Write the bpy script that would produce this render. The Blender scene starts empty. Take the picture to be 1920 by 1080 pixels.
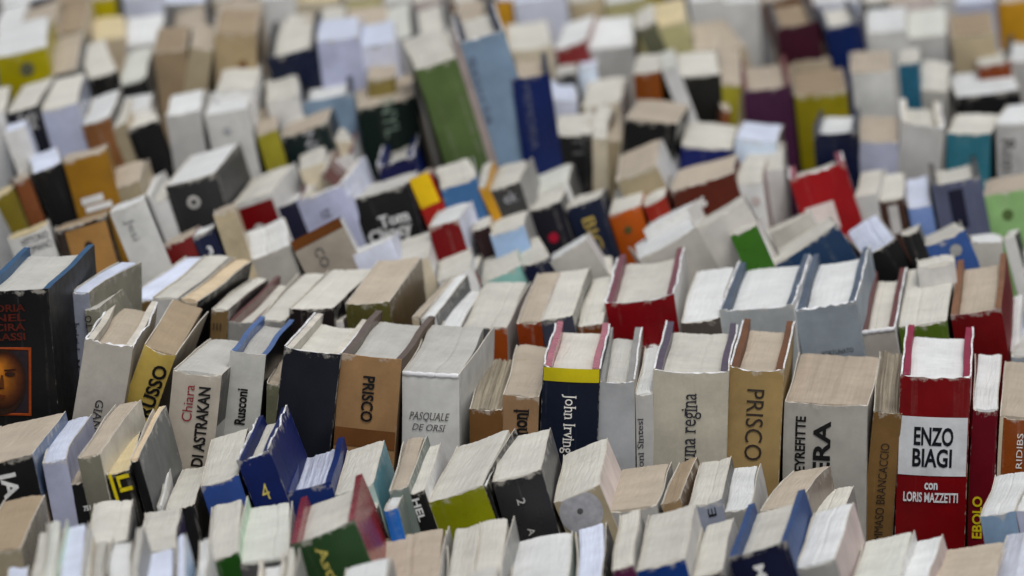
import bpy, math, random
import numpy as np
from mathutils import Matrix, Vector

random.seed(7)
RAD = math.radians
sc = bpy.context.scene
COL = sc.collection

# ------------------------------------------------------------------ camera
F_PX = 200.0 / 36.0 * 1920.0          # focal length in photograph pixels
PITCH = RAD(12.64)                    # looking down on the rows
CAM_Z = 1.04
cd = bpy.data.cameras.new("camera"); cam = bpy.data.objects.new("camera", cd); COL.objects.link(cam)
cam.location = (0, 0, CAM_Z); cam.rotation_euler = (math.pi / 2 - PITCH, 0, 0)
cd.lens = 200; cd.sensor_width = 36; cd.clip_start = 0.05; cd.clip_end = 500
cd.dof.use_dof = True; cd.dof.focus_distance = 3.53; cd.dof.aperture_fstop = 6.6
cd.dof.aperture_blades = 7
sc.camera = cam

# ------------------------------------------------------------------ light: open shade under a bright sky
SUN_EL, SUN_ROT = RAD(66), RAD(165)
w = bpy.data.worlds.new("World"); sc.world = w; w.use_nodes = True
nt = w.node_tree; bg = nt.nodes["Background"]
sky = nt.nodes.new("ShaderNodeTexSky"); sky.sky_type = 'NISHITA'; sky.sun_disc = False
sky.sun_elevation = SUN_EL; sky.sun_rotation = SUN_ROT; sky.dust_density = 4.0; sky.air_density = 1.0; sky.ozone_density = 1.0
hsv = nt.nodes.new("ShaderNodeHueSaturation"); hsv.inputs["Saturation"].default_value = 0.35   # overcast: grey cloud
nt.links.new(sky.outputs[0], hsv.inputs["Color"]); nt.links.new(hsv.outputs[0], bg.inputs["Color"])
bg.inputs["Strength"].default_value = 0.095
ld = bpy.data.lights.new("sun", 'SUN'); ld.energy = 1.25; ld.angle = RAD(26); ld.color = (1.0, 0.98, 0.95)
sun = bpy.data.objects.new("sun", ld); COL.objects.link(sun)
sdir = Vector((math.sin(SUN_ROT) * math.cos(SUN_EL), math.cos(SUN_ROT) * math.cos(SUN_EL), math.sin(SUN_EL)))
sun.rotation_euler = sdir.to_track_quat('Z', 'Y').to_euler()
sc.view_settings.view_transform = 'Standard'; sc.view_settings.look = 'None'
sc.view_settings.exposure = 0.12; sc.view_settings.gamma = 1.0
sc.cycles.use_denoising = True
sc.cycles.max_bounces = 6; sc.cycles.diffuse_bounces = 4

# ------------------------------------------------------------------ colours (as photographed, turned into base colours)
PAL = dict(
 amber=(185,135,30), beigegrey=(158,150,138), beigesp=(168,163,148), black=(24,24,25), black2=(46,46,48), blackF=(21,21,22), blackG=(30,30,26),
 blackbr=(40,32,32), blackpat=(38,34,34), blue=(45,70,120), blue10=(10,32,92), blue11=(10,36,95), blue2=(14,58,130), blue3=(52,82,152), blue4=(18,36,98),
 blue5=(24,48,112), blue6=(28,98,178), blue7=(48,80,138), blue8=(58,100,146), blue9=(112,136,186), blueboard=(44,74,124), blueboard2=(62,98,156),
 bluegrey=(134,144,152), bluepet=(28,58,92), boardteal=(38,86,126), brickred=(88,32,16), brorange=(120,62,24), brown2=(112,78,42), brown3=(124,94,54),
 brown4=(112,88,52), brownband=(104,58,14), brownboard=(98,82,72), brownboard2=(112,74,48), brownboard3=(128,86,54), brownfr=(74,50,40), brownside=(92,74,56),
 charcoal=(56,56,57), charcoal2=(72,72,73), chartreuse=(128,132,10), cream=(190,184,170), cream2=(182,172,150), creamside=(182,172,150), crimson=(146,36,66),
 dark=(34,34,36), dark2=(52,52,60), dark3=(58,48,40), darkbrown=(52,40,32), dgrey=(84,84,84), dgrey2=(60,60,60), dkgreen=(28,52,40), dkgreen2=(18,36,36),
 dkgreen3=(18,36,30), flame=(170,24,12), gold=(190,175,90), gold2=(176,152,76), green=(36,88,24), green2=(84,108,28), greenA=(44,74,40), greend=(44,66,52),
 greeng=(48,98,12), greengr=(86,106,60), greengrey=(110,120,114), greenl=(128,166,106), greenm=(84,108,56), greensoft=(120,138,124), grey=(140,139,135),
 greyblue=(134,140,154), greybrown=(122,112,102), greydisc=(150,150,154), greyink=(96,94,92), greyolive=(114,112,98), greyp=(152,150,145), greyside=(110,112,110),
 greyside2=(120,120,112), greyspine=(160,155,146), greyspine2=(166,166,160), greyspine3=(164,163,160), greyspine4=(158,155,148), greytan=(148,138,116), greytan2=(150,138,112),
 greywarm=(144,135,122), greywedge=(156,153,146), greywedge2=(166,163,158), greywh=(160,165,166), greyworn=(156,158,160), ink=(26,24,24), inkb=(18,22,32),
 inkblue=(26,25,36), kraft=(150,116,78), kraft2=(148,116,84), kraft3=(120,96,62), kraftd=(116,74,38), lav=(190,196,218), lav2=(152,156,176), lavbright=(184,196,240),
 lavender=(164,168,192), lavgrey=(134,138,152), lavgrey2=(158,162,180), lavwhite=(184,188,202), lblue=(168,188,222), ltblue=(120,144,168), ltblue2=(138,162,192), ltblue3=(116,138,160),
 maroon=(66,18,38), maroonk=(48,22,26), navy=(34,40,66), navy2=(22,28,60), navy3=(18,28,58), navyG=(24,24,36), navyb=(10,15,72), navyd=(16,22,54), navygold=(18,28,54), navyj=(18,28,48),
 navyk=(28,31,40), navyp=(34,34,58), navyroy=(28,38,102), ochre=(180,164,112), ochreblack=(30,28,24), olgrey=(122,120,106), olive=(88,84,42), oliveY=(112,98,18), olived=(92,92,72),
 oliveside=(98,80,50), olivetan=(134,120,66), orange1=(150,68,18), orange2=(142,56,16), orange4=(176,80,10), palegreen=(168,190,168), palegrey=(176,174,170), palegrey3=(136,136,134), paleyellow=(172,166,120),
 petrol=(30,92,118), pinkboard=(168,92,106), pinkboard2=(120,66,76), pinkgrey=(174,160,156), pinkgrey2=(166,160,152), purpboard=(80,64,84), purple=(88,28,66), purple2=(78,38,68), purpled=(64,42,60),
 red1=(130,4,12), red6=(158,8,16), red2=(112,4,26), red3=(138,4,16), red4=(118,8,12), red5=(122,6,12), redboard=(140,34,44), redbrown=(112,78,74), redbrown2=(112,70,68), redbrown3=(112,20,16), reddot=(170,10,46),
 redink=(140,40,48), redor=(150,34,12), redsoft=(128,44,44), rust=(142,70,22), rust2=(134,68,10), rust3=(124,54,10), rustd=(118,64,26), slate=(70,73,88), slate2=(88,93,116), slateblue=(90,106,132), slateboard=(86,98,114),
 tan=(170,156,132), tanbrown=(142,118,86), tanlight=(168,154,126), tanochre=(150,126,82), tanpanel=(156,114,60), tanrust=(128,84,48), tanwall=(138,120,94), tanwall2=(152,134,102), teal2=(84,136,148), tealG=(46,112,128),
 tealgrey=(148,166,160), tealpale=(124,168,160), white=(190,190,188), white2=(178,178,174), whitec=(206,204,198), whitecl=(190,192,194), whitegrey=(186,186,182), whitepink=(190,178,172), yellow=(190,172,20), yellow2=(176,162,12),
 yellow3=(196,160,10), yellow4=(148,140,40), yellow5=(158,146,0), yellow6=(136,124,10), yellow7=(168,152,0), yellowbr=(142,100,16), zebra=(120,128,150), zebradark=(92,84,78))
PAGE = dict(W=(202,204,203), C=(190,188,179), T=(170,159,143), B=(146,130,108), L=(194,201,224), G=(176,175,169), M=(192,194,186), Y=(192,178,142), O=(192,174,146), R=(170,157,141), S=(190,194,205), Z=(190,196,214), X=(146,138,122))  # L: white paper with the bluish cast of shade put into its colour

def lin(c, k=1.0):
    o = []
    for v in c:
        v = v / 255.0
        v = v / 12.92 if v <= 0.04045 else ((v + 0.055) / 1.055) ** 2.4
        o.append(min(0.86, v * k))
    return o
K_COVER, K_PAGE = 1.05, 1.24
def cover_gain(c):
    l = (0.3 * c[0] + 0.59 * c[1] + 0.11 * c[2]) / 255
    return 0.64 + 0.68 * min(1, l / 0.72)

# ------------------------------------------------------------------ materials
MATS = {}
def nodes_of(m):
    m.use_nodes = True
    t = m.node_tree
    return t, t.nodes, t.links, t.nodes["Principled BSDF"]

def node(t, kind, **kw):
    n = t.nodes.new(kind)
    for k, v in kw.items():
        setattr(n, k, v)
    return n

def cover_mat(name, rgb=None, rough=0.5):
    """printed paper or cloth: faint mottling, scuffs, rubbed edges that show the board"""
    key = ("cover", name)
    if key in MATS: return MATS[key]
    base = lin(rgb or PAL[name], cover_gain(rgb or PAL[name]))
    m = bpy.data.materials.new("cover_" + name); MATS[key] = m
    t, N, L, bsdf = nodes_of(m)
    tc = node(t, "ShaderNodeTexCoord")
    oi = node(t, "ShaderNodeObjectInfo")
    add = node(t, "ShaderNodeVectorMath", operation='ADD')
    mulv = node(t, "ShaderNodeVectorMath", operation='SCALE'); mulv.inputs[0].default_value = (13.1, 7.7, 3.3)
    L.new(oi.outputs["Random"], mulv.inputs["Scale"]); L.new(tc.outputs["Object"], add.inputs[0]); L.new(mulv.outputs[0], add.inputs[1])
    n1 = node(t, "ShaderNodeTexNoise"); n1.inputs["Scale"].default_value = 38; n1.inputs["Detail"].default_value = 6; n1.inputs["Roughness"].default_value = 0.62
    L.new(add.outputs[0], n1.inputs["Vector"])
    r1 = node(t, "ShaderNodeMapRange"); r1.inputs[1].default_value = 0.3; r1.inputs[2].default_value = 0.7; r1.inputs[3].default_value = 0.80; r1.inputs[4].default_value = 1.16
    L.new(n1.outputs[0], r1.inputs[0])
    mul = node(t, "ShaderNodeVectorMath", operation='SCALE'); mul.inputs[0].default_value = base
    L.new(r1.outputs[0], mul.inputs["Scale"])
    # fine paper grain
    n2 = node(t, "ShaderNodeTexNoise"); n2.inputs["Scale"].default_value = 420; n2.inputs["Detail"].default_value = 3
    L.new(add.outputs[0], n2.inputs["Vector"])
    # scuffs and rubbed edges
    at = node(t, "ShaderNodeAttribute", attribute_name="wear")
    n3 = node(t, "ShaderNodeTexNoise"); n3.inputs["Scale"].default_value = 130; n3.inputs["Detail"].default_value = 5; n3.inputs["Roughness"].default_value = 0.7
    L.new(add.outputs[0], n3.inputs["Vector"])
    sm = node(t, "ShaderNodeMath", operation='MULTIPLY_ADD'); sm.inputs[1].default_value = 0.34
    L.new(at.outputs["Fac"], sm.inputs[0]); L.new(n3.outputs[0], sm.inputs[2])
    rw = node(t, "ShaderNodeMapRange"); rw.inputs[1].default_value = 0.82; rw.inputs[2].default_value = 0.92; rw.inputs[3].default_value = 0; rw.inputs[4].default_value = 0.72
    L.new(sm.outputs[0], rw.inputs[0])
    mix = node(t, "ShaderNodeMix", data_type='RGBA')
    L.new(rw.outputs[0], mix.inputs[0]); L.new(mul.outputs[0], mix.inputs[6])
    mix.inputs[7].default_value = (*[0.25 * b + 0.75 * q for b, q in zip(base, (0.52, 0.49, 0.43))], 1)
    # reading creases: pale broken lines running down the spine
    ca = node(t, "ShaderNodeAttribute", attribute_name="crease")
    cm = node(t, "ShaderNodeMapping"); cm.inputs["Scale"].default_value = (1.0, 0.0, 0.035); L.new(add.outputs[0], cm.inputs["Vector"])
    cn = node(t, "ShaderNodeTexNoise"); cn.inputs["Scale"].default_value = 210; cn.inputs["Detail"].default_value = 3; L.new(cm.outputs[0], cn.inputs["Vector"])
    cr = node(t, "ShaderNodeMapRange"); cr.inputs[1].default_value = 0.60; cr.inputs[2].default_value = 0.68; cr.inputs[3].default_value = 0; cr.inputs[4].default_value = 1; L.new(cn.outputs[0], cr.inputs[0])
    c2 = node(t, "ShaderNodeMapRange"); c2.inputs[1].default_value = 0.38; c2.inputs[2].default_value = 0.62; c2.inputs[3].default_value = 0; c2.inputs[4].default_value = 0.30; L.new(n3.outputs[0], c2.inputs[0])
    c3 = node(t, "ShaderNodeMath", operation='MULTIPLY'); L.new(cr.outputs[0], c3.inputs[0]); L.new(c2.outputs[0], c3.inputs[1])
    c4 = node(t, "ShaderNodeMath", operation='MULTIPLY'); L.new(c3.outputs[0], c4.inputs[0]); L.new(ca.outputs["Fac"], c4.inputs[1])
    cx = node(t, "ShaderNodeMath", operation='MAXIMUM'); L.new(rw.outputs[0], cx.inputs[0]); L.new(c4.outputs[0], cx.inputs[1]); L.new(cx.outputs[0], mix.inputs[0])
    # handling dirt
    n4 = node(t, "ShaderNodeTexNoise"); n4.inputs["Scale"].default_value = 17; n4.inputs["Detail"].default_value = 8; n4.inputs["Roughness"].default_value = 0.75
    L.new(add.outputs[0], n4.inputs["Vector"])
    r4 = node(t, "ShaderNodeMapRange"); r4.inputs[1].default_value = 0.52; r4.inputs[2].default_value = 0.72; r4.inputs[3].default_value = 0; r4.inputs[4].default_value = 0.5
    L.new(n4.outputs[0], r4.inputs[0])
    mix2 = node(t, "ShaderNodeMix", data_type='RGBA'); mix2.inputs[7].default_value = (*[b * 0.55 + d for b, d in zip(base, (0.02, 0.016, 0.01))], 1)
    L.new(r4.outputs[0], mix2.inputs[0]); L.new(mix.outputs[2], mix2.inputs[6])
    L.new(mix2.outputs[2], bsdf.inputs["Base Color"])
    rr = node(t, "ShaderNodeMapRange"); g = (sum(map(ord, name)) * 37 % 100) / 100.0 * 0.34 if rgb is None else 0.0
    rr.inputs[3].default_value = rough - 0.05 - g; rr.inputs[4].default_value = rough + 0.22 - g
    L.new(n3.outputs[0], rr.inputs[0]); L.new(rr.outputs[0], bsdf.inputs["Roughness"])
    bsdf.inputs["Specular IOR Level"].default_value = 0.16 + 0.12 * (g / 0.34)
    bp = node(t, "ShaderNodeBump"); bp.inputs["Strength"].default_value = 0.25; bp.inputs["Distance"].default_value = 0.0006
    ad = node(t, "ShaderNodeMath", operation='MULTIPLY_ADD'); ad.inputs[1].default_value = 0.25
    L.new(n2.outputs[0], ad.inputs[0]); L.new(n1.outputs[0], ad.inputs[2]); L.new(ad.outputs[0], bp.inputs["Height"]); L.new(bp.outputs[0], bsdf.inputs["Normal"])
    return m

def page_mat(code):
    """cut edge of a page block: fine leaf lines along the depth, yellowing, a few darker gatherings"""
    key = ("page", code)
    if key in MATS: return MATS[key]
    base = lin(PAGE[code], K_PAGE)
    rough_lines = {'X': 1.0, 'Z': 1.0, 'S': 0.7, 'R': 0.35}.get(code, 0.09)
    m = bpy.data.materials.new("paper_" + code.lower()); MATS[key] = m
    t, N, L, bsdf = nodes_of(m)
    tc = node(t, "ShaderNodeTexCoord"); oi = node(t, "ShaderNodeObjectInfo")
    mulv = node(t, "ShaderNodeVectorMath", operation='SCALE'); mulv.inputs[0].default_value = (3.1, 17.7, 3.3)
    add = node(t, "ShaderNodeVectorMath", operation='ADD')
    L.new(oi.outputs["Random"], mulv.inputs["Scale"]); L.new(tc.outputs["Object"], add.inputs[0]); L.new(mulv.outputs[0], add.inputs[1])
    mp = node(t, "ShaderNodeMapping"); mp.inputs["Scale"].default_value = (1.0, 0.02, 0.02)
    L.new(add.outputs[0], mp.inputs["Vector"])
    fine = node(t, "ShaderNodeTexNoise"); fine.inputs["Scale"].default_value = 620; fine.inputs["Detail"].default_value = 4; fine.inputs["Roughness"].default_value = 0.7
    L.new(mp.outputs[0], fine.inputs["Vector"])
    gath = node(t, "ShaderNodeTexNoise"); gath.inputs["Scale"].default_value = 120 if rough_lines < 0.9 else 260; gath.inputs["Detail"].default_value = 2
    L.new(mp.outputs[0], gath.inputs["Vector"])
    mott = node(t, "ShaderNodeTexNoise"); mott.inputs["Scale"].default_value = 30; mott.inputs["Detail"].default_value = 7; mott.inputs["Roughness"].default_value = 0.65
    L.new(add.outputs[0], mott.inputs["Vector"])
    def rng(src, a, b, lo, hi):
        r = node(t, "ShaderNodeMapRange"); r.inputs[1].default_value = a; r.inputs[2].default_value = b; r.inputs[3].default_value = lo; r.inputs[4].default_value = hi
        L.new(src, r.inputs[0]); return r.outputs[0]
    f1 = rng(fine.outputs[0], 0.3, 0.7, 1 - 0.30 * rough_lines, 1 + 0.16 * rough_lines)
    f2 = rng(gath.outputs[0], 0.32, 0.68, 1 - 0.38 * rough_lines, 1 + 0.14 * rough_lines)
    f3 = rng(mott.outputs[0], 0.3, 0.7, 0.86, 1.10)
    f4 = rng(oi.outputs["Random"], 0, 1, 0.90, 1.07)
    p = None
    for f in (f1, f2, f3, f4):
        if p is None: p = f; continue
        q = node(t, "ShaderNodeMath", operation='MULTIPLY'); L.new(p, q.inputs[0]); L.new(f, q.inputs[1]); p = q.outputs[0]
    sc_ = node(t, "ShaderNodeVectorMath", operation='SCALE'); sc_.inputs[0].default_value = base; L.new(p, sc_.inputs["Scale"])
    # foxing / grubby thumb dirt with a shape of its own
    fox = node(t, "ShaderNodeTexNoise"); fox.inputs["Scale"].default_value = 75; fox.inputs["Detail"].default_value = 6; fox.inputs["Roughness"].default_value = 0.7
    L.new(add.outputs[0], fox.inputs["Vector"])
    ff = rng(fox.outputs[0], 0.57, 0.74, 0.0, 0.38)
    mx = node(t, "ShaderNodeMix", data_type='RGBA'); L.new(ff, mx.inputs[0]); L.new(sc_.outputs[0], mx.inputs[6])
    mx.inputs[7].default_value = (base[0] * 0.66, base[1] * 0.58, base[2] * 0.46, 1)
    L.new(mx.outputs[2], bsdf.inputs["Base Color"])
    bsdf.inputs["Roughness"].default_value = 0.85; bsdf.inputs["Specular IOR Level"].default_value = 0.15
    bp = node(t, "ShaderNodeBump"); bp.inputs["Strength"].default_value = 0.35 if rough_lines < 0.9 else 0.9; bp.inputs["Distance"].default_value = 0.0008
    ad = node(t, "ShaderNodeMath", operation='ADD'); L.new(fine.outputs[0], ad.inputs[0]); L.new(gath.outputs[0], ad.inputs[1])
    L.new(ad.outputs[0], bp.inputs["Height"]); L.new(bp.outputs[0], bsdf.inputs["Normal"])
    return m

def ink_mat(name):
    key = ("ink", name)
    if key in MATS: return MATS[key]
    m = bpy.data.materials.new("ink_" + name); MATS[key] = m
    t, N, L, bsdf = nodes_of(m)
    tc = node(t, "ShaderNodeTexCoord")
    n = node(t, "ShaderNodeTexNoise"); n.inputs["Scale"].default_value = 260; n.inputs["Detail"].default_value = 4
    L.new(tc.outputs["Object"], n.inputs["Vector"])
    r = node(t, "ShaderNodeMapRange"); r.inputs[1].default_value = 0.3; r.inputs[2].default_value = 0.7; r.inputs[3].default_value = 0.82; r.inputs[4].default_value = 1.15
    s = node(t, "ShaderNodeVectorMath", operation='SCALE'); s.inputs[0].default_value = lin(PAL[name], cover_gain(PAL[name]))
    L.new(n.outputs[0], r.inputs[0]); L.new(r.outputs[0], s.inputs["Scale"]); L.new(s.outputs[0], bsdf.inputs["Base Color"])
    bsdf.inputs["Roughness"].default_value = 0.55; bsdf.inputs["Specular IOR Level"].default_value = 0.25
    return m

EDGE = cover_mat("board_edge", (186, 181, 170), 0.8)
JWHITE = cover_mat("jacket_white", (208, 209, 212), 0.6)

# ------------------------------------------------------------------ mesh helpers
def link(name, verts, faces, mats, midx=None, wear=None, parent=None, smooth=False, crease=0.0):
    me = bpy.data.meshes.new(name); me.from_pydata([tuple(v) for v in verts], [], faces); me.validate()
    for m in mats: me.materials.append(m)
    if midx is not None and len(me.polygons) == len(midx): me.polygons.foreach_set("material_index", midx)
    if wear is not None:
        a = me.attributes.new("wear", 'FLOAT', 'POINT'); a.data.foreach_set("value", [float(x) for x in wear])
    if crease:
        a = me.attributes.new("crease", 'FLOAT', 'POINT'); a.data.foreach_set("value", [crease] * len(verts))
    if smooth: me.polygons.foreach_set("use_smooth", [True] * len(me.polygons))
    me.update()
    o = bpy.data.objects.new(name, me); COL.objects.link(o)
    if parent is not None: o.parent = parent
    return o

class Shape:
    """bends of one book, applied to all of its pieces alike"""
    def __init__(s, t, d, h, bulge, curve, rnd, sway=0.0):
        s.t, s.d, s.h, s.b, s.c, s.sway = t, d, h, bulge, curve, sway
        s.k = [rnd.uniform(-1, 1) for _ in range(8)]; s.headcap = 1.0
    def front(s, x):
        u = min(1, max(0, x / s.t)); return -s.b * (1 - (2 * u - 1) ** 2)
    def wave(s, x, z):
        u = min(1, max(0, x / s.t)); return 0.0005 * math.sin(z * 90 + s.k[4] * 5) * s.k[5] * (1 - (2 * u - 1) ** 2)
    def bend(s, p):
        x, y, z = p
        q = max(0.0, y) / s.d
        x = x + s.c * q * q + s.sway * 0.0016 * math.sin(z * 26 + s.k[0] * 3) + 0.0007 * s.k[1] * math.sin(y * 55 + s.k[2] * 3)
        return (x, y, z)

def slab(name, S, xs, ys, z0, ztop, mats, parent, jag=0.0, rnd=None, inner='R', edge_idx=1, wtop=1.0, splay=0.0):
    """a board or leaf standing in y and z, between xs[0] and xs[1]; its top edge may be ragged; mats: outer, edge, inner"""
    n = 22 if jag > 0.0006 else 8
    wob = [rnd.uniform(0, 6.28) for _ in range(4)] if rnd else [0] * 4
    V = []; Wv = []
    zz = [z0, z0 + (ztop - z0) * 0.5, ztop - 0.012, ztop - 0.003, ztop]
    for xi in (0, 1):
        for j, z in enumerate(zz):
            for i in range(n + 1):
                y = ys[0] + (ys[1] - ys[0]) * i / n
                zt = z
                q = i / n
                ja = 0.5 * math.sin(q * 9 + wob[0]) + 0.35 * math.sin(q * 23 + wob[1]) - 0.3
                if j == len(zz) - 1 and rnd:
                    zt += ja * jag * 0.8 + (rnd.uniform(-.45, .15) * jag if jag > 0.0006 else 0)
                xx = xs[xi] + splay * (0.3 + 0.7 * z / ztop) * q * q
                if jag > 0.0006 and j >= 3: xx += (0.5 * math.sin(q * 7 + wob[2]) + 0.4 * math.sin(q * 17 + wob[3])) * jag * 0.35
                V.append(S.bend((xx, y, zt))); Wv.append(wtop if (j >= 3 or i in (0, n)) else 0.2)
    m = n + 1; k = len(zz); off = m * k
    Fc = []; MI = []
    li, ri = (0, 2) if inner == 'R' else (2, 0)
    for j in range(k - 1):
        for i in range(n):
            a = j * m + i
            Fc.append((a, a + m, a + m + 1, a + 1)); MI.append(li)
            b = off + a
            Fc.append((b, b + 1, b + m + 1, b + m)); MI.append(ri)
        a = j * m; Fc.append((a, off + a, off + a + m, a + m)); MI.append(0)
        a = j * m + n; Fc.append((a, a + m, off + a + m, off + a)); MI.append(edge_idx)
    a = (k - 1) * m
    for i in range(n):
        Fc.append((a + i, off + a + i, off + a + i + 1, a + i + 1)); MI.append(edge_idx)
        Fc.append((i, i + 1, off + i + 1, off + i)); MI.append(edge_idx)
    return link(name, V, Fc, mats, MI, Wv, parent)

def spine_mesh(S, x0, x1, thick, mats, parent, jag, rnd, crease=0.0):
    nx = 14; zz = [(S.h - 0.024) * q / 14 for q in range(15)] + [ S.h - 0.014, S.h - 0.006, S.h - 0.002, S.h]
    V = []; Wv = []
    for layer in (0, 1):
        for j, z in enumerate(zz):
            for i in range(nx + 1):
                u = i / nx; u = u * u * (3 - 2 * u) * 0.5 + u * 0.5
                x = x0 + (x1 - x0) * u
                y = S.front(x) + (thick if layer else 0)
                if j == len(zz) - 1: z_ = z + (rnd.uniform(-1, 0.3) * jag if jag > 0 else rnd.uniform(-0.0003, 0.0001)) - (0.0005 + 0.0018 * abs(S.k[3]) ** 2 * S.headcap) * (1 - (2 * u - 1) ** 2)
                else: z_ = z
                if layer == 0: y += S.wave(x, z)
                V.append(S.bend((x, y, z_)))
                Wv.append(1.0 if j >= len(zz) - 2 else (0.8 if i in (0, nx) else (0.45 if j == len(zz) - 3 else 0.1)))
    m = nx + 1; k = len(zz); off = m * k
    Fc = []; MI = []
    for j in range(k - 1):
        for i in range(nx):
            a = j * m + i
            Fc.append((a, a + 1, a + m + 1, a + m)); MI.append(0)
            b = off + a
            Fc.append((b, b + m, b + m + 1, b + 1)); MI.append(1)
        a = j * m; Fc.append((a, a + m, off + a + m, off + a)); MI.append(0)
        a = j * m + nx; Fc.append((a, off + a, off + a + m, a + m)); MI.append(0)
    a = (k - 1) * m
    for i in range(nx):
        Fc.append((a + i, a + i + 1, off + a + i + 1, off + a + i)); MI.append(1)
        Fc.append((i, off + i, off + i + 1, i + 1)); MI.append(0)
    o = link("spine", V, Fc, mats, MI, Wv, parent, False, crease)
    return o

def page_block(S, x0, x1, y0, y1, ztop, mat, parent, rnd, slit=None, rag=0.0, hollow=0.0):
    nx, ny = 18, 12
    V = []; 
    wob = [rnd.uniform(-1, 1) for _ in range(6)]
    colj = [rnd.uniform(-1, 1) * rag for _ in range(nx + 1)]
    for j in range(ny + 1):
        v = j / ny
        for i in range(nx + 1):
            u = i / nx; x = x0 + (x1 - x0) * u
            ya = S.front(x) + y0
            y = ya + (y1 - hollow * (1 - (2 * u - 1) ** 2) - ya) * v
            z = ztop + 0.0007 * wob[0] * math.sin(u * 5 + wob[1] * 3) + 0.0006 * wob[2] * math.sin(v * 4 + wob[3] * 3) + colj[i] + 0.00016 * rnd.uniform(-1, 1)
            z -= 0.0006 * max(0, (abs(2 * u - 1) - 0.8) / 0.2)
            if slit is not None and abs(u - slit - 0.06 * (v - .5)) < 0.5 / nx: z -= 0.0006
            V.append(S.bend((x, y, z)))
    m = nx + 1; top = len(V)
    Fc = [(j * m + i, j * m + i + 1, (j + 1) * m + i + 1, (j + 1) * m + i) for j in range(ny) for i in range(nx)]
    ring = [i for i in range(m)] + [j * m + nx for j in range(1, ny + 1)] + [ny * m + i for i in range(nx - 1, -1, -1)] + [j * m for j in range(ny - 1, 0, -1)]
    base = len(V)
    for r in ring:
        x, y, z = V[r]; V.append((x, y, 0.001))
    n = len(ring)
    for q in range(n):
        a, b = ring[q], ring[(q + 1) % n]
        Fc.append((a, base + q, base + (q + 1) % n, b))
    Fc.append(tuple(base + q for q in range(n - 1, -1, -1)))
    return link("page_block", V, Fc, [mat], None, None, parent)

def text_mesh(body, size=1.0, shear=0.0, bold=0.0, serif=False):
    cu = bpy.data.curves.new("t", 'FONT'); cu.body = body; cu.size = size; cu.shear = 0.0; cu.offset = bold
    cu.align_x = 'LEFT'; cu.resolution_u = 3
    o = bpy.data.objects.new("t", cu); COL.objects.link(o)
    bpy.context.view_layer.update()
    dg = bpy.context.evaluated_depsgraph_get()
    me = bpy.data.meshes.new_from_object(o.evaluated_get(dg))
    bpy.data.objects.remove(o); bpy.data.curves.remove(cu)
    v = [tuple(p.co[:2]) for p in me.vertices]; f = [tuple(p.vertices) for p in me.polygons]
    bpy.data.meshes.remove(me)
    if serif:      # small slabs under and over every flat stem end
        cnt = {}
        for q in f:
            for a, b in zip(q, q[1:] + q[:1]): cnt[(min(a, b), max(a, b))] = cnt.get((min(a, b), max(a, b)), 0) + 1
        for (a, b), c in list(cnt.items()):
            if c != 1: continue
            (x0, y0), (x1, y1) = v[a], v[b]
            if abs(y0 - y1) > 0.004 or not 0.03 < abs(x1 - x0) < 0.2: continue
            xa, xb = min(x0, x1) - 0.06, max(x0, x1) + 0.06
            mid = (xa + xb) / 2
            up = any(y0 < p[1] < y0 + 0.3 and abs(p[0] - mid) < 0.12 for p in v)
            ya, yb = (y0, y0 + 0.05) if up else (y0 - 0.05, y0)
            n = len(v); v += [(xa, ya), (xb, ya), (xb, yb), (xa, yb)]; f.append((n, n + 1, n + 2, n + 3))
    v = np.array(v); v[:, 0] += shear * v[:, 1]
    return v, f

# ------------------------------------------------------------------ camera geometry: where a point of the picture lies in a row
CP, SP = math.cos(PITCH), math.sin(PITCH)
def ray(px, py):
    a = (px - 960.0) / F_PX; b = (540.0 - py) / F_PX
    return np.array([a, CP + b * SP, -SP + b * CP])
def proj(P):
    x, y, z = P[0], P[1], P[2] - CAM_Z
    dep = y * CP - z * SP; up = y * SP + z * CP
    return np.array([960 + F_PX * x / dep, 540 - F_PX * up / dep])
def rot(yaw, pitch, roll):
    return np.array((Matrix.Rotation(yaw, 3, 'Z') @ Matrix.Rotation(pitch, 3, 'X') @ Matrix.Rotation(roll, 3, 'Y')))

def solve(Y, FL, FR, BL, d0=0.135):
    r = ray(*FL); P = r / r[1] * Y + np.array([0, 0, CAM_Z])
    W_ = abs(FR[0] - FL[0]) + abs(FR[1] - FL[1])
    scale = F_PX / (Y * CP)
    x = np.array([0.0, 0.0, math.atan2(FR[1] - FL[1], max(1, FR[0] - FL[0])) * 1.0, W_ / scale, d0])
    def res(x):
        R = rot(x[0], x[1], x[2])
        a = proj(P + R @ np.array([x[3], 0, 0])) - FR
        b = proj(P + R @ np.array([0, x[4], 0])) - BL
        return np.array([a[0], a[1], b[0], b[1], x[1] / RAD(5) * 2, (x[4] - d0) / 0.02 * 2, x[0] / RAD(30) * 1.5, x[2] / RAD(40) * 0.6])
    lam = 1e-2; r0 = res(x)
    for it in range(60):
        J = np.zeros((len(r0), 5))
        for k in range(5):
            dx = np.zeros(5); dx[k] = 1e-5
            J[:, k] = (res(x + dx) - r0) / 1e-5
        A = J.T @ J; st = np.linalg.solve(A + lam * np.diag(np.diag(A) + 1e-9), -J.T @ r0)
        r1 = res(x + st)
        if r1 @ r1 < r0 @ r0: x = x + st; r0 = r1; lam = max(1e-6, lam * 0.4)
        else: lam *= 4
        if np.abs(st).max() < 1e-7: break
    return P, x, r0

ROW_Y = dict(Z=2.957, A=3.117, B=3.287, C=3.457, D=3.627, E=3.797, F=3.967, G=4.137, H=4.307, I=4.477, J=4.647)
GROUP = "second hand books standing in rows on the ground"
STATS = []

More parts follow.
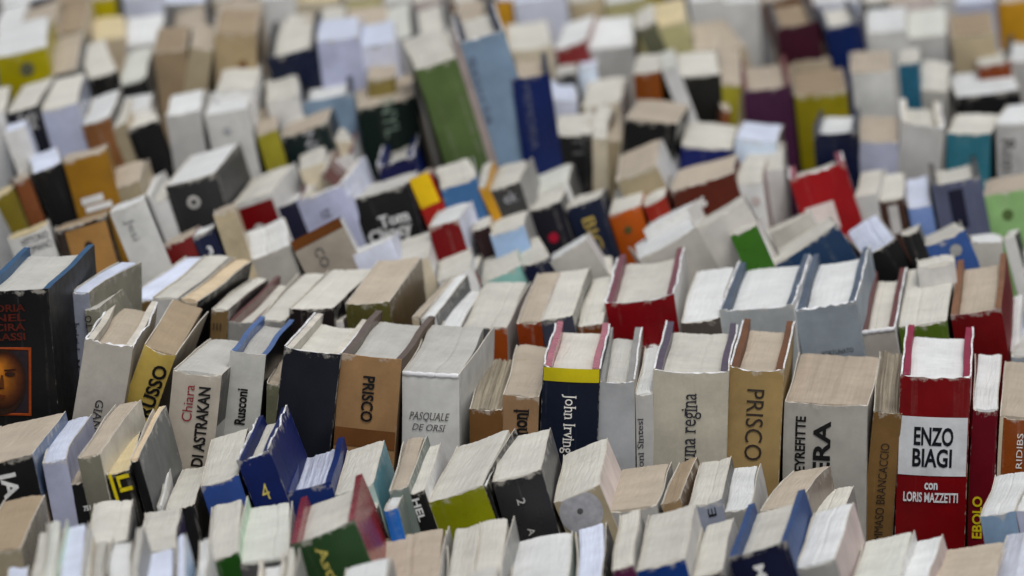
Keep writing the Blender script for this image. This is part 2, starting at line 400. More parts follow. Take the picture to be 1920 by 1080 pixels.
def build(line, idx):
    p = line.split('|')
    row, style, page, spc, sidec, xy, label = p[:7]
    ex = {}; deco = []
    for e in (p[7].split(';') if len(p) > 7 else []):
        q = e.split(':')
        if not q[0]: continue
        if q[0] in ('T', 'B', 'O') or q[0] == 'FACE': deco.append(q)
        else: ex[q[0]] = q[1]
    rnd = random.Random(1000 + idx)
    c = [float(v) for v in xy.split()]
    if row in 'GHIJ':      # the far rows stand less orderly
        c[3] += rnd.gauss(0, 5); c[4] += rnd.gauss(0, 9)
    Y_ = ROW_Y[row] + float(ex.get('dy', 0))
    P, x, r = solve(Y_, np.array(c[0:2]), np.array(c[2:4]), np.array(c[4:6]), float(ex.get('d0', 0.148 if style in 'HJ' else 0.132)))
    yaw, pit, rol, t, d = x
    R = rot(yaw, pit, rol)
    t = max(t, 0.0025)
    far = row in 'GHIJ'
    # body reaches down until its lowest corner stands on the ground
    zmin = min((P + R @ np.array([a * t, b * d, 0]))[2] for a in (0, 1) for b in (0, 1))
    h = zmin / R[2, 2]
    STATS.append((label, round(h, 3), round(t, 3), round(d, 3), round(math.degrees(yaw)), round(math.degrees(pit)), round(math.degrees(rol)), np.abs(r[:4]).max().round(1)))
    org = P - R @ np.array([0, 0, h])
    root = bpy.data.objects.new("book", None); COL.objects.link(root)
    root.empty_display_size = 0.05
    M = Matrix(R.tolist()).to_4x4(); M.translation = Vector(org.tolist()); root.matrix_world = M
    root["label"] = label; root["category"] = "book"; root["group"] = GROUP
    bulge = float(ex.get('bu', 0.0012 if style == 'P' and t > 0.02 else 0.0003))
    S = Shape(t, d, h, bulge, float(ex.get('c', 0)) + (rnd.uniform(-.0015, .0025) if style == 'P' else 0), rnd, rnd.uniform(.3, 1) if style == 'P' else 0.15)
    scov = cover_mat(spc); side = cover_mat(sidec)
    hard = style in 'HJ'
    jag = 0.0020 * float(ex.get('w', .8)) if style == 'J' else (0.0005 if not hard else 0.0004)
    bt = min(0.0040, t * 0.15) if hard else min(0.0006, t * 0.1)
    inner = cover_mat(ex['b']) if 'b' in ex else EDGE
    # cover boards
    if hard:
        bm_ = [side, inner, inner]
        x0 = 0.0009 if style == 'J' else 0.0
        slab("front_cover", S, (x0, x0 + bt), (0.0022, d), 0.0, h - 0.0006, bm_, root, 0.0004, rnd, 'R', 1, 0.45)
        slab("back_cover", S, (t - x0 - bt, t - x0), (0.0022, d), 0.0, h - 0.0006, bm_, root, 0.0004, rnd, 'L', 1, 0.45)
        if style == 'J':
            jm = [side, JWHITE, JWHITE]
            slab("jacket_flap", S, (-0.0004, 0.0007), (0.0004, d * rnd.uniform(.93, 1.0)), 0.0, h + 0.0006, jm, root, jag, rnd, 'R')
            slab("jacket_flap", S, (t - 0.0007, t + 0.0004), (0.0004, d * rnd.uniform(.93, 1.0)), 0.0, h + 0.0006, jm, root, jag, rnd, 'L')
        px0, px1 = x0 + bt + 0.0002, t - x0 - bt - 0.0002
        rec = 0.0065 if style == 'J' else 0.0058
    else:
        bm_ = [side, EDGE, EDGE]
        spl = [max(0, rnd.gauss(0, 1)) * 0.0018, max(0, rnd.gauss(0, 1)) * 0.0022]
        slab("front_cover", S, (0.0, bt), (0.0006, d), 0.0, h, bm_, root, jag, rnd, 'R', 1, 1.0, -spl[0])
        slab("back_cover", S, (t - bt, t), (0.0006, d), 0.0, h, bm_, root, jag, rnd, 'L', 1, 1.0, spl[1])
        px0, px1 = bt + 0.00005, t - bt - 0.00005
        rec = 0.0003
    th = 0.0018 if hard else 0.0006
    sp = spine_mesh(S, 0.0, t, th, [scov, JWHITE if style == 'J' else (scov if hard else EDGE)], root, jag * .7 if style == 'J' else (0.0007 if not hard else 0), rnd, 0.25 if hard else rnd.uniform(.3, 1.0))
    rag = {'X': 0.0012, 'Z': 0.0006, 'S': 0.0003}.get(page, 0.0)
    page_block(S, px0, px1, th + 0.0002, d - (0.007 if hard else 0.0004), h - rec, page_mat(page), root, rnd, float(ex['S']) if 'S' in ex else (rnd.uniform(.25, .75) if rnd.random() < .3 and t > .02 else None), rag, (0.004 if hard else rnd.uniform(0, .002)) * min(1, t / .03))
    if hard and not far and t > 0.02:   # little headband roll where the leaves meet the spine
        V = []; Fc = []
        for i in range(9):
            xx = px0 + (px1 - px0) * i / 8
            for a in range(4):
                V.append(S.bend((xx, S.front(xx) + 0.0031 + 0.0009 * math.cos(a * math.pi / 2), h - rec + 0.0006 + 0.0009 * math.sin(a * math.pi / 2))))
        for i in range(8):
            for a in range(4):
                Fc.append((i * 4 + a, i * 4 + (a + 1) % 4, i * 4 + 4 + (a + 1) % 4, i * 4 + 4 + a))
        link("headband", V, Fc, [EDGE], None, None, root)
    if 'rl' in ex:      # jacket paper rolled over along the head of the spine
        V = []; Fc = []; nr = 10
        for i in range(19):
            xx = t * (0.01 + 0.98 * i / 18); rr_ = 0.0016 + 0.0003 * math.sin(i * 1.7 + idx)
            for a in range(nr):
                an = 2 * math.pi * a / nr
                V.append(S.bend((xx, S.front(xx) + rr_ * 0.6 * math.cos(an), h - 0.0012 + rr_ * math.sin(an))))
        for i in range(18):
            for a in range(nr):
                Fc.append((i * nr + a, i * nr + (a + 1) % nr, i * nr + nr + (a + 1) % nr, i * nr + nr + a))
        link("rolled_jacket_edge", V, Fc, [JWHITE], None, [0.6] * len(V), root, True)
    # decoration printed on the spine
    def loc(px, py):
        q = ray(px, py); o = np.array([0, 0, CAM_Z]) - org
        a = R.T @ o; b = R.T @ q
        s = (-bulge * 0.7 - a[1]) / b[1]
        return a + b * s
    def surf(u, z, lift):
        return S.bend((u, S.front(u) + S.wave(u, z) - lift, z))
    ppm = F_PX / (Y_ * CP)
    vs = 1.0 / (CP * R[2, 2])
    ORD = {'B': 0, 'O': 1, 'T': 2, 'FACE': 0}
    lift = 0.0004
    for q in sorted(deco, key=lambda q: ORD[q[0]]):
        cx, cy = (c[0] + c[2]) / 2, (c[1] + c[3]) / 2
        if q[0] == 'B':
            za = loc(cx, float(q[1]))[2]; zb = loc(cx, float(q[2]))[2]
            if float(q[1]) <= min(c[1], c[3]) + 2: za = h - 0.0004
            u0, u1 = (float(q[4]), float(q[5])) if len(q) > 4 else (0.008, 0.992)
            V = []; Fc = []; n = 12
            mz = 9
            for jz in range(mz + 1):
                for i in range(n + 1):
                    V.append(surf(t * (u0 + (u1 - u0) * i / n), za + (zb - za) * jz / mz, lift))
            for jz in range(mz):
                for i in range(n):
                    a = jz * (n + 1) + i; Fc.append((a, a + n + 1, a + n + 2, a + 1))
            link("title_panel", V, Fc, [cover_mat(q[3])], None, None, sp); lift += 0.0002
        elif q[0] == 'O':
            L0 = loc(float(q[1]), float(q[2])); rr = float(q[3]) / ppm
            V = []; Fc = []; n = 28; rings = 5
            for k in range(rings + 1):
                for i in range(n):
                    a = 2 * math.pi * i / n
                    V.append(surf(min(t * .99, max(t * .01, L0[0] + rr * k / rings * math.cos(a))), min(h - .001, L0[2] + rr * k / rings * math.sin(a)), lift))
            for k in range(rings):
                for i in range(n):
                    a = k * n + i; b = k * n + (i + 1) % n; Fc.append((a, a + n, b + n, b))
            link("printed_emblem", V, Fc, [ink_mat(q[4])], None, None, sp); lift += 0.0002
        elif q[0] == 'T':
            body, ori = q[1], q[2]
            L0 = loc(float(q[3]), float(q[4])); ln = float(q[5]) / ppm; cap = float(q[6]) / ppm
            v, f = text_mesh(body, 1.0, 0.32 if 'i' in ori else 0.0, 0.028 if q[7] in ('ink', 'inkb', 'white', 'black', 'yellow', 'whitecl') else 0.0, 's' in ori)
            mn, mx = v.min(0), v.max(0)
            ch = 0.69 if any(ch_.isupper() or ch_.isdigit() for ch_ in body) else 0.53
            sx = ln * (vs if ori[0] in 'du' else 1.0) / (mx[0] - mn[0])
            sy = cap * (1.0 if ori[0] in 'du' else vs) / ch
            a = (v[:, 0] - (mn[0] + mx[0]) / 2) * sx; b = (v[:, 1] - ch / 2) * sy
            if ori[0] == 'h': uu, zz = L0[0] + a, L0[2] + b
            elif ori[0] == 'd': uu, zz = L0[0] + b, L0[2] - a
            else: uu, zz = L0[0] - b, L0[2] + a
            V = [surf(uu[i], zz[i], lift + 0.0001) for i in range(len(v))]
            link("lettering", V, f, [ink_mat(q[7])], None, None, sp)
        elif q[0] == 'FACE':
            face_panel(S, surf, loc, ppm, sp)
    return root

def face_panel(S, surf, loc, ppm, sp):
    """orange framed portrait and red letters printed on the big black hardback"""
    def poly(name, pts, col, lift):
        V = []; cxy = np.mean(pts, 0)
        ring = [loc(*q) for q in pts]; cc = loc(*cxy)
        V.append(surf(cc[0], cc[2], lift)); V += [surf(q[0], q[2], lift) for q in ring]
        n = len(ring)
        link(name, V, [(0, 1 + i, 1 + (i + 1) % n) for i in range(n)], [ink_mat(col)], None, None, sp)
    def ell(cx, cy, rx, ry, n=28): return [(cx + rx * math.cos(a * 2 * math.pi / n), cy - ry * math.sin(a * 2 * math.pi / n)) for a in range(n)]
    for (x0, y0, x1, y1) in ((-40, 651, 60, 656), (55, 656, 60, 774), (-40, 774, 60, 779)):
        poly("frame_line", [(x0, y0), (x0, y1), (x1, y1), (x1, y0)], "frameorange", 0.0007)
    poly("portrait_ground", [(-40, 657), (-40, 773), (54, 773), (54, 657)], "portraitdark", 0.0006)
    poly("portrait_hair", ell(4, 716, 46, 62), "hairbrown", 0.0008)
    for k in range(15):
        q = k / 14.0
        PAL["facepaint%d" % k] = tuple(int(a + (b - a) * q) for a, b in zip((62, 26, 10), (184, 112, 26)))
        poly("portrait_face", ell(8 - 13 * q, 712 - 10 * q, 40 - 27 * q, 52 - 28 * q), "facepaint%d" % k, 0.00105 + 0.000025 * k)
    for ex_ in (-16, 21):
        poly("portrait_eye", ell(ex_, 700, 10, 5), "facepaint1", 0.0017)
        poly("portrait_eye", ell(ex_, 701, 7, 3), "hairbrown", 0.00178)
        poly("portrait_brow", [(ex_ - 12, 692), (ex_ - 10, 695), (ex_ + 11, 693), (ex_ + 10, 690)], "facepaint0", 0.0017)
    poly("portrait_nose", [(4, 702), (0, 722), (-4, 727), (10, 728), (10, 720), (8, 702)], "facepaint4", 0.0017)
    poly("portrait_nose", [(-3, 726), (2, 729), (9, 727), (4, 725)], "facepaint0", 0.00178)
    poly("portrait_mouth", ell(2, 741, 11, 2.5), "mouthred", 0.0017)
    poly("portrait_mouth", ell(2, 746, 8, 2), "facepaint3", 0.0017)
    for i, wd in enumerate(("ORIA", "NEL", "CIRA", "RASSI")):
        v, f = text_mesh(wd, 1.0, 0, 0.02)
        mn, mx = v.min(0), v.max(0)
        L0 = loc(20, 577 + i * 18)
        wid = 62 / ppm; cap = 14 / ppm
        V = [surf(L0[0] + (a - (mn[0] + mx[0]) / 2) * wid / (mx[0] - mn[0]), L0[2] + (b - .35) * cap / .69, 0.0009) for a, b in v]
        link("lettering", V, f, [ink_mat("letterred")], None, None, sp)
PAL.update(frameorange=(150, 62, 14), portraitdark=(44, 34, 40), hairbrown=(52, 30, 16), faceorange=(176, 96, 14), facelight=(200, 132, 24), mouthred=(104, 44, 12), letterred=(92, 30, 16))

# ------------------------------------------------------------------ the ground the rows stand on
def ground():
    n = 40; X0, X1, Y0, Y1 = -60.0, 60.0, -20.0, 160.0
    V = [(X0 + (X1 - X0) * i / n, Y0 + (Y1 - Y0) * j / n, 0.0) for j in range(n + 1) for i in range(n + 1)]
    Fc = [(j * (n + 1) + i, j * (n + 1) + i + 1, (j + 1) * (n + 1) + i + 1, (j + 1) * (n + 1) + i) for j in range(n) for i in range(n)]
    m = bpy.data.materials.new("dark_stone_paving"); t, N, L, bsdf = nodes_of(m)
    tc = node(t, "ShaderNodeTexCoord"); br = node(t, "ShaderNodeTexBrick"); br.inputs["Scale"].default_value = 3.0
    br.inputs["Color1"].default_value = (.085, .08, .075, 1); br.inputs["Color2"].default_value = (.06, .057, .054, 1); br.inputs["Mortar"].default_value = (.03, .03, .03, 1)
    L.new(tc.outputs["Object"], br.inputs["Vector"]); L.new(br.outputs[0], bsdf.inputs["Base Color"]); bsdf.inputs["Roughness"].default_value = 0.9
    o = link("ground", V, Fc, [m]); o["kind"] = "structure"; o["label"] = "dark stone paving under the rows of books"; return o
ground()

DATA = """
Z|P|L|navy|navy|0 1190 40 1185 8 1066|bluish white page block with navy cover at the bottom left corner
Z|P|G|grey|grey|52 1112 72 1108 70 1000|thin grey booklet beside the pale green one at bottom left
Z|P|M|palegreen|palegreen|78 1108 104 1103 91 980|thin pale green booklet standing at bottom left
Z|P|L|lav|white|106 1118 150 1106 116 992|bluish white book in front of the lavender spine with black neighbour
Z|P|C|tan|tan|152 1132 168 1128 160 1008|very thin tan booklet near the bottom left edge
Z|P|G|grey|grey|171 1142 195 1136 178 1016|thin book of grey ragged pages at the bottom left
Z|P|W|white|grey|198 1146 241 1138 204 1022|white page block in front of the grey topped book at bottom left
Z|P|G|grey|grey|245 1122 258 1118 249 992|thin grey booklet leaning at a dark grey cover, bottom left
Z|P|L|lblue|blue|270 1162 326 1150 275 1038|pale blue page block at bottom edge under the purple sided book
Z|P|L|lblue|lblue|329 1126 345 1122 333 1004|thin light blue book with navy specks at the bottom edge
Z|P|W|white|white|366 1142 384 1138 374 1014|thin white booklet left of the green spined book at bottom
Z|H|W|grey|grey|478 1166 530 1152 484 1046|white pages inside dark grey boards at bottom, left of the green hardback
Z|P|C|grey|grey|534 1150 550 1146 537 1030|thin grey booklet at bottom touching the green hardback
Z|P|W|white|grey|632 1182 716 1160 642 1066|white page block cropped by the bottom edge below the green hardback
Z|P|G|grey|grey|864 1190 924 1180 872 1072|grey page block barely rising above the bottom edge in the middle
A|P|B|greytan|greytan|-42 1036 38 1026 -4 938|brownish tan book at the left edge, bottom corner|c:.004
A|P|C|grey|dgrey|165 1021 240 1011 178 944|grey topped paperback with dark grey cover, bottom left
A|P|C|grey|purpled|258 1036 328 1024 268 962|cream topped book with dark purple cover, bottom left
A|P|C|green|palegreen|389 1052 447 1034 398 950|cream topped book with bright green spine at bottom left
A|P|M|dgrey|white|450 1056 541 1041 460 953|greenish white page block right of the bright green spine
A|H|C|greenA|redboard|543 1021 663 974 563 931|dark green hardback with red endpapers and gilt spine lettering|b:redboard;T:Asti:ds:612:1056:66:19:gold;bu:.0025
A|P|C|tan|tan|682 1052 700 1048 694 1008|thin cream booklet squeezed right of the dark green hardback|dy:.05
A|P|T|grey|grey|690 1112 824 1086 706 1013|wide beige topped book at bottom, right of the green hardback
A|P|C|ochre|grey|832 1112 884 1102 848 991|cream block with a yellowish edge at bottom centre
A|P|C|grey|grey|886 1102 941 1092 896 979|cream block with white stripe along its side at bottom centre
A|P|W|grey|tealgrey|950 1132 1064 1112 966 1014|broad white page block with thin teal edge at bottom centre
A|P|L|white|dark|1080 1117 1130 1102 1091 992|bluish white narrow page block with dark side at bottom centre
A|P|C|purple|grey|1150 1068 1190 1057 1170 962|narrow cream topped book with a purple spine at bottom
A|P|C|blue2|palegrey|1196 1069 1287 1047 1218 965|cream topped book with a strong blue spine at bottom
A|P|C|dark|palegrey|1302 1082 1358 1066 1322 985|cream topped book with dark spine left of the navy hardback
A|H|C|navyd|blueboard|1364 1046 1474 1014 1402 945|navy hardback with blue boards and white lettering at bottom right|b:blueboard;T:MAS:d:1432:1092:70:20:white;bu:.002
A|P|W|grey|pinkgrey|1488 1066 1564 1046 1521 962|clean white topped book with a grey spine and pinkish cover
A|P|M|white|white|1597 1097 1690 1077 1622 1014|off white page block below the tall brown spine at bottom right
A|P|W|white|pinkgrey|1686 1097 1742 1083 1708 1016|narrow white page block with pinkish cover below the red spine
A|P|T|pinkgrey|pinkgrey|1736 1102 1862 1086 1757 1031|broad pinkish page block at the bottom right
A|P|S|zebra|zebra|1868 1102 1962 1080 1885 1003|book with navy and white brushed cover in bottom right corner
B|P|T|black|slateblue|-70 880 57 852 -2 798|black book with big white letters at the left edge|T:JA:d:17:908:56:30:white
B|P|L|lav2|lav2|79 868 124 859 105 790|lavender paperback with bright bluish page block, lower left|c:.008
B|P|T|black|dark|131 908 153 904 150 848|narrow black spine with torn tan top beside the lavender paperback|T:751:h:161:953:14:9:white
B|P|T|greyolive|cream|146 858 188 850 207 760|worn grey spine with beige pages and torn cover, lower left|c:.003
B|P|Y|ochreblack|black|200 890 243 879 226 810|cream book with yellow and black spine lettered LI|T:LI:d:234:905:32:24:yellow;B:885:960:yellow:.08:.22
B|P|O|black|greyside|243 862 259 858 276 768|thin tan edged book showing its whole grey cover, lower left|c:.006
B|P|W|white|white|292 950 301 948 318 852|single white folded leaflet standing below the red lettered beige spine
B|P|C|dark|blackpat|312 956 366 945 337 881|cream paged book with black patterned cover, lower left
B|P|C|blue3|dark|376 912 447 889 391 826|cream topped book with a medium blue spine beside volume 4
B|J|C|blue4|blue4|443 864 502 842 482 780|blue hardback numbered 4 with ragged jacket edge|b:blue4;T:4:h:497:922:15:30:gold
B|H|Z|blue5|blue5|530 924 622 902 558 838|blue hardback with fanned white pages beside volume 4|b:blue5
B|P|C|tealgrey|teal2|630 926 702 906 657 842|cream topped book with greyish teal cover
B|P|T|greengrey|greengrey|728 920 764 911 760 826|narrow pinkish topped book with grey green spine
B|P|W|blue6|greengrey|718 958 744 951 738 905|short bright azure spine with white top|dy:-.05
B|P|M|greend|greend|690 962 708 958 702 912|thin dark green book tucked beside the azure spine|dy:-.04
B|P|C|black|white|765 927 798 917 801 838|narrow black spine with small white letters and white cover|T:HEL:d:788:955:44:14:white
B|P|C|chartreuse|dark|800 942 903 910 849 838|wide cream topped book with chartreuse green spine
B|P|W|black|black|906 910 915 907 940 826|very thin black and white booklet right of the chartreuse spine
B|P|C|black2|dgrey|918 905 1010 880 942 825|thick black book marked 2 with scuffed spine, centre front|T:2:d:973:941:12:16:palegrey;T:A:d:993:997:14:14:palegrey
B|P|C|greytan2|whitepink|1040 941 1126 908 1062 850|worn book with grey half disc on its tan spine|O:1092:960:44:greydisc;O:1090:957:6:dgrey
B|P|T|greyp|grey|1139 958 1235 945 1168 878|plain beige topped paperback in front of the regina spine
B|P|B|tanbrown|brownside|1236 947 1272 936 1265 869|narrow brown book with torn yellowed top edge
B|P|C|greyblue|dgrey|1290 950 1352 936 1312 868|cream topped book with grey blue spine lettered E|T:E:u:1335:960:16:16:dark
B|P|W|grey|palegrey|1354 960 1406 950 1373 879|crisp white page block with a pale grey cover
B|P|T|tan|greybrown|1428 956 1500 945 1455 888|tan topped book with bowed grey brown cover|c:.012
B|P|C|greyp|grey|1500 1000 1570 990 1530 920|low cream topped book hidden behind the clean white one
B|P|W|ltblue|grey|1840 967 1906 957 1872 890|white topped book with a dusty light blue spine at right|b:redboard
B|P|W|lav2|lav2|1908 957 1970 947 1926 885|book with lavender grey spine at the right edge
C|H|G|black|black|-45 546 92 541 47 461|tall black hardback with orange face picture and red letters|b:boardteal;FACE:;bu:.001
C|P|L|lavgrey|olgrey|132 546 165 547 206 490|thin leaning lavender grey spine with small dark lettering beside the tall black hardback|T:brigida Musella Papi:ds:142:695:190:15:dark2;c:.004;dy:.06;d0:.10
C|P|G|olgrey|olgrey|160 581 187 577 204 540|low grey olive book showing black letters TO|T:TO:u:168:603:24:13:dark;dy:.055;d0:.09
C|J|T|greyspine|greyspine|163 634 251 650 215 550|grey hardback with thick white jacket rim left of the mustard spine|T:GIANNI:ds:182:790:84:16:dark2;w:1;dy:-.015
C|P|B|gold2|tan|272 645 331 666 325 560|mustard yellow spine with bold black capitals and creased pages|T:RUSSO:us:288:735:104:26:ink
C|P|G|beigegrey|dark|321 692 412 702 384 632|beige spine with one red and two black vertical words|T:Chiara:u:350:755:72:20:redink;T:DI ASTRAKAN:u:375:800:156:22:ink;dy:-.03
C|H|G|greyspine2|dark|432 657 499 665 487 590|pale grey spine with blue boards and thin black lettering|b:blueboard2;T:Rusconi:u:452:762:70:20:ink
C|P|T|olived|tan|500 716 526 716 525 665|small olive book wedged right of the blue boarded grey spine
C|J|C|navyk|navyk|533 650 638 664 592 585|plain dark navy spine with curled white flap on its left|bu:.002;w:.3
C|H|G|kraft|brownside|640 662 755 674 705 580|kraft brown spine with bold black capitals and torn tape|b:brownboard;T:PRISCO:d:692:748:90:22:ink;B:806:840:kraftd
C|P|G|whitegrey|whitegrey|757 696 864 702 820 606|white spine with two lines of small italic capitals|rl:1;T:PASQUALE:his:806:780:82:15:greyink;T:DE ORSI:his:805:801:68:13:greyink;c:-.006;S:.6
C|P|X|brown2|brownside|876 766 938 767 905 672|brown book with frayed grey page edges
C|P|T|kraft2|tan|945 740 1013 743 970 646|light brown spine ending in black letters oni|T:moni:us:980:795:60:22:ink
C|J|C|navyj|navyj|1018 686 1124 691 1043 599|navy spine with yellow top band and white lettering|b:pinkboard;T:John Irving:ds:1068:795:118:22:whitec;B:686:716:yellow2;bu:.002
C|J|G|greyworn|greyspine|1120 713 1189 713 1137 612|scuffed plain grey spine right of the yellow banded navy one|b:grey;w:.45
C|P|W|greyspine3|pinkgrey|1189 738 1222 737 1206 650|thin pale spine with fine dark lettering left of the regina one|T:Edizioni Sintesi:us:1201:850:140:12:dark2
C|J|C|beigesp|beigesp|1225 692 1364 696 1250 600|thick pale spine lettered di una regina|b:purpboard;T:di una regina:us:1292:815:166:24:dark2;bu:.004;S:.62;w:.45
C|J|T|tanochre|tanochre|1370 686 1470 692 1395 595|tan spine with large thin black capitals right of the regina one|b:brownboard2;T:PRISCO:d:1415:796:140:34:dark3;bu:.003;w:.45
C|P|R|greyspine4|greyspine4|1476 752 1632 760 1507 661|very thick grey spine with black vertical words and ribbed pages|T:PEYREFITTE:u:1505:838:122:19:ink;T:LERA:u:1545:855:140:32:black
C|P|X|brown3|brownside|1636 771 1690 775 1650 658|narrow brown spine with dark capitals and loose frayed pages|T:TOMMASO BRANCACCIO:u:1653:935:225:17:dark3
C|J|W|red1|red1|1690 701 1820 706 1700 607|red hardback spine with white title panel and crimson boards|b:crimson;B:782:892:whitecl;T:ENZO:h:1752:818:78:34:inkb;T:BIAGI:h:1749:858:78:34:inkb;T:con:h:1747:910:26:14:whitecl;T:LORIS MAZZETTI:h:1746:932:108:18:whitecl;bu:.002
C|P|W|red2|red2|1826 766 1873 768 1832 662|dark red spine with yellow letters EBOLO|T:EBOLO:u:1834:970:85:18:yellow
C|P|T|rust|creamside|1878 780 1962 783 1881 677|rusty orange spine with small pale letters at right edge|T:RIDIBS:u:1916:845:70:12:whitec;B:783:1000:creamside:0:.08
D|P|L|brown4|tan|232 559 290 562 348 479|pale blue page block with brown spine behind the mustard yellow one|dy:.04
D|P|C|palegrey|palegrey|291 557 338 559 388 478|cream page block with pale lined spine behind the mustard yellow one
D|P|O|tan|dark|340 559 372 566 442 482|narrow cream book with yellowed edge behind the red lettered beige spine
D|P|C|kraft3|dark|395 578 426 580 470 520|small kraft spine with faint marks behind the red lettered beige one|T:III:h:406:612:16:14:dark3
D|H|C|grey|grey|428 602 480 604 520 515|pinkish topped book in reddish brown board behind the blue boarded grey one|b:redbrown
D|P|C|grey|grey|482 600 536 601 566 512|cream topped thin book left of the black spined one, middle row
D|P|C|blackbr|dark|540 578 624 576 619 506|cream topped book with black spine behind the navy spine
D|P|C|palegrey|pinkgrey|624 603 646 600 660 560|narrow pale book low beside the olive spine
D|P|T|olive|oliveside|647 570 730 565 711 487|thick beige topped book with olive spine and brown cover
D|P|T|tan|tan|772 594 785 594 835 525|thin tan booklet left of a white slanted one, middle
D|P|W|white|dgrey|787 597 815 592 846 520|thin white slanted book right of the olive book
D|P|W|white|white|828 613 866 612 868 545|white page block behind the italic lettered white spine
D|P|C|orange1|palegrey|868 613 950 612 908 529|grey cream topped book with orange and grey striped spine|B:616:800:dgrey:.42:.6
D|P|T|orange2|orange2|970 605 1016 602 1003 512|pinkish topped book with orange spine behind the light brown one
D|P|C|slate|greyside2|1017 600 1078 590 1049 510|cream topped book with slate spine behind the yellow banded navy one
D|P|C|brorange|grey|1082 612 1128 606 1108 522|cream topped book with brown orange spine left of red hardback
D|J|C|red3|palegrey|1135 568 1264 551 1160 476|glossy red hardback with dark pink boards, middle row|b:pinkboard2;bu:.001;dy:.03
D|H|W|red4|red4|1206 648 1240 645 1212 597|narrow red folder peeking behind the thin pale spine, centre right|b:red4;dy:-.015
D|P|W|zebradark|white|1277 604 1350 595 1302 508|bright white page block with dark patterned spine
D|J|W|greywh|white|1350 580 1488 569 1388 484|pale grey hardback with slate boards and white jacket rim|b:slateboard;w:1
D|J|W|bluegrey|bluegrey|1490 580 1604 563 1521 476|blue grey hardback with small dark print and white jacket rim|b:slateboard;w:1;T:FORTUNATO:h:1572:659:62:9:dark2
D|J|C|pinkgrey2|white|1607 622 1678 613 1632 508|narrow torn white hardback with reddish boards|b:redbrown2;w:.6;rl:1
D|P|C|green2|dkgreen|1686 612 1776 600 1705 505|cream topped book with leaf green spine behind ENZO
D|H|T|red5|red5|1783 591 1878 577 1796 486|dark red spine with brown boards behind the white panelled red spine|b:brownboard3
D|P|W|palegrey|lav|1882 662 1912 656 1892 556|white and tan page block at right edge of middle row|dy:.02
D|P|G|bluegrey|bluegrey|1898 668 1950 664 1905 615|low blue grey book at the right edge behind the orange spine|dy:-.02
E|P|Y|white2|white|12 450 86 421 20 439|white spine with two lines of black letters behind the black face hardback|T:VITTORIO:h:63:448:56:12:dark2;T:ROMANO:h:70:464:56:13:dark2
E|P|B|darkbrown|darkbrown|100 434 197 405 106 424|dark brown spine with an orange tan picture panel, left|B:428:560:tanpanel:.18:.97;O:165:460:8:darkbrown
E|P|W|white2|dgrey|206 398 272 372 213 387|tall white leaning spine with faint grey letters, left|T:Jesi:d:250:430:40:16:palegrey3
E|P|T|redbrown3|redbrown3|304 462 362 438 309 449|plain oxblood red spine left of a navy one
E|P|W|navy2|navy|362 443 402 426 367 432|navy spine with white top and small white figure|T:3:h:396:468:10:14:white
E|P|T|tanlight|tanlight|396 404 436 390 402 393|narrow pale tan spine between the navy one and red labelled one
E|P|W|greyspine4|white|467 488 541 459 462 434|grey spine with bright white top below the red label
E|H|T|greywarm|white|545 460 637 412 551 450|warm grey spine with brown upper strip and letters CO|B:430:452:brownband;T:CO:d:604:482:34:18:dgrey;b:dark
E|P|W|lavwhite|lavwhite|655 480 735 446 661 469|pale lavender white spine under the black lettered book
E|P|C|cream2|white|741 500 800 480 748 452|low cream topped book behind the thick olive book
E|P|C|white|white|818 528 880 503 820 486|low pale book behind the white slanted one|dy:-.04
E|P|C|red4|dgrey|877 512 892 506 884 480|very thin dark red spine behind the row of white tops
E|P|C|tealpale|tealpale|900 534 976 496 890 482|pinkish topped book with pale teal spine, centre
E|P|C|navy2|navy|980 497 1032 477 962 462|navy spine with grey cream top right of the pale teal one
E|P|W|greywedge|white|1030 490 1100 447 1031 480|leaning grey spine left of the red hardback with white strip
E|P|C|whitepink|white|1112 520 1150 512 1112 486|small cream book just behind the glossy red hardback
E|P|W|greywedge|white|1195 486 1302 425 1180 462|wide grey leaning spine behind the glossy red hardback
E|P|C|greywedge2|dark|1304 432 1398 374 1301 420|tall grey spine leaning left of the vivid green one|dy:.04
E|P|C|greeng|white|1368 440 1418 420 1370 430|vivid green spine behind the pale grey hardback|dy:-.03
E|P|C|greyspine4|white|1425 445 1520 395 1426 436|pale grey wedge above the dark blue tilted spine|dy:.10
E|P|C|bluepet|bluepet|1408 521 1567 420 1398 502|long petrol blue spine tilted strongly, right of centre|dy:-.01
E|P|L|black|dgrey|1622 478 1682 442 1584 437|black tilted spine with lavender top, right
E|P|C|black|dgrey|1690 441 1722 428 1692 431|small black spine right of the lavender topped one
E|P|C|blue7|navy|1732 462 1806 430 1722 447|medium blue tilted spine with grey print, right|O:1790:470:12:palegrey3
E|P|C|palegrey|white|1720 500 1790 490 1716 476|low pale book behind the brown boarded red one|dy:-.08
E|P|W|greyspine4|white|1824 453 1884 453 1822 440|squat grey spine with white top near the right edge
E|P|M|white2|dark|1884 446 1906 441 1888 434|white narrow spine leaning at the right edge
E|P|C|navy|navy|1906 510 1960 500 1906 470|dark navy spine at the right edge behind the brown boards
F|P|Y|oliveY|oliveY|-14 372 24 352 -8 361|olive yellow spine at the left edge
F|P|T|rustd|rustd|28 339 56 329 31 329|rust brown spine at left beside the tall black one
F|P|L|blackF|dgrey|58 326 112 304 48 298|tall plain black spine with lavender top at left
F|P|T|yellowbr|yellowbr|115 302 196 279 120 291|mottled amber and brown cover spine with white caption|B:372:386:white:.15:.65;B:390:402:white:.2:.8
F|P|T|greytan2|tan|208 352 262 338 222 312|beige topped book right of the amber one
F|P|C|white|white|286 380 316 370 294 345|pale book partly behind the grey one with a ring
F|P|W|charcoal|charcoal2|312 348 406 322 356 292|charcoal grey spine with a white ring emblem|O:366:378:13:palegrey;O:366:378:6:charcoal
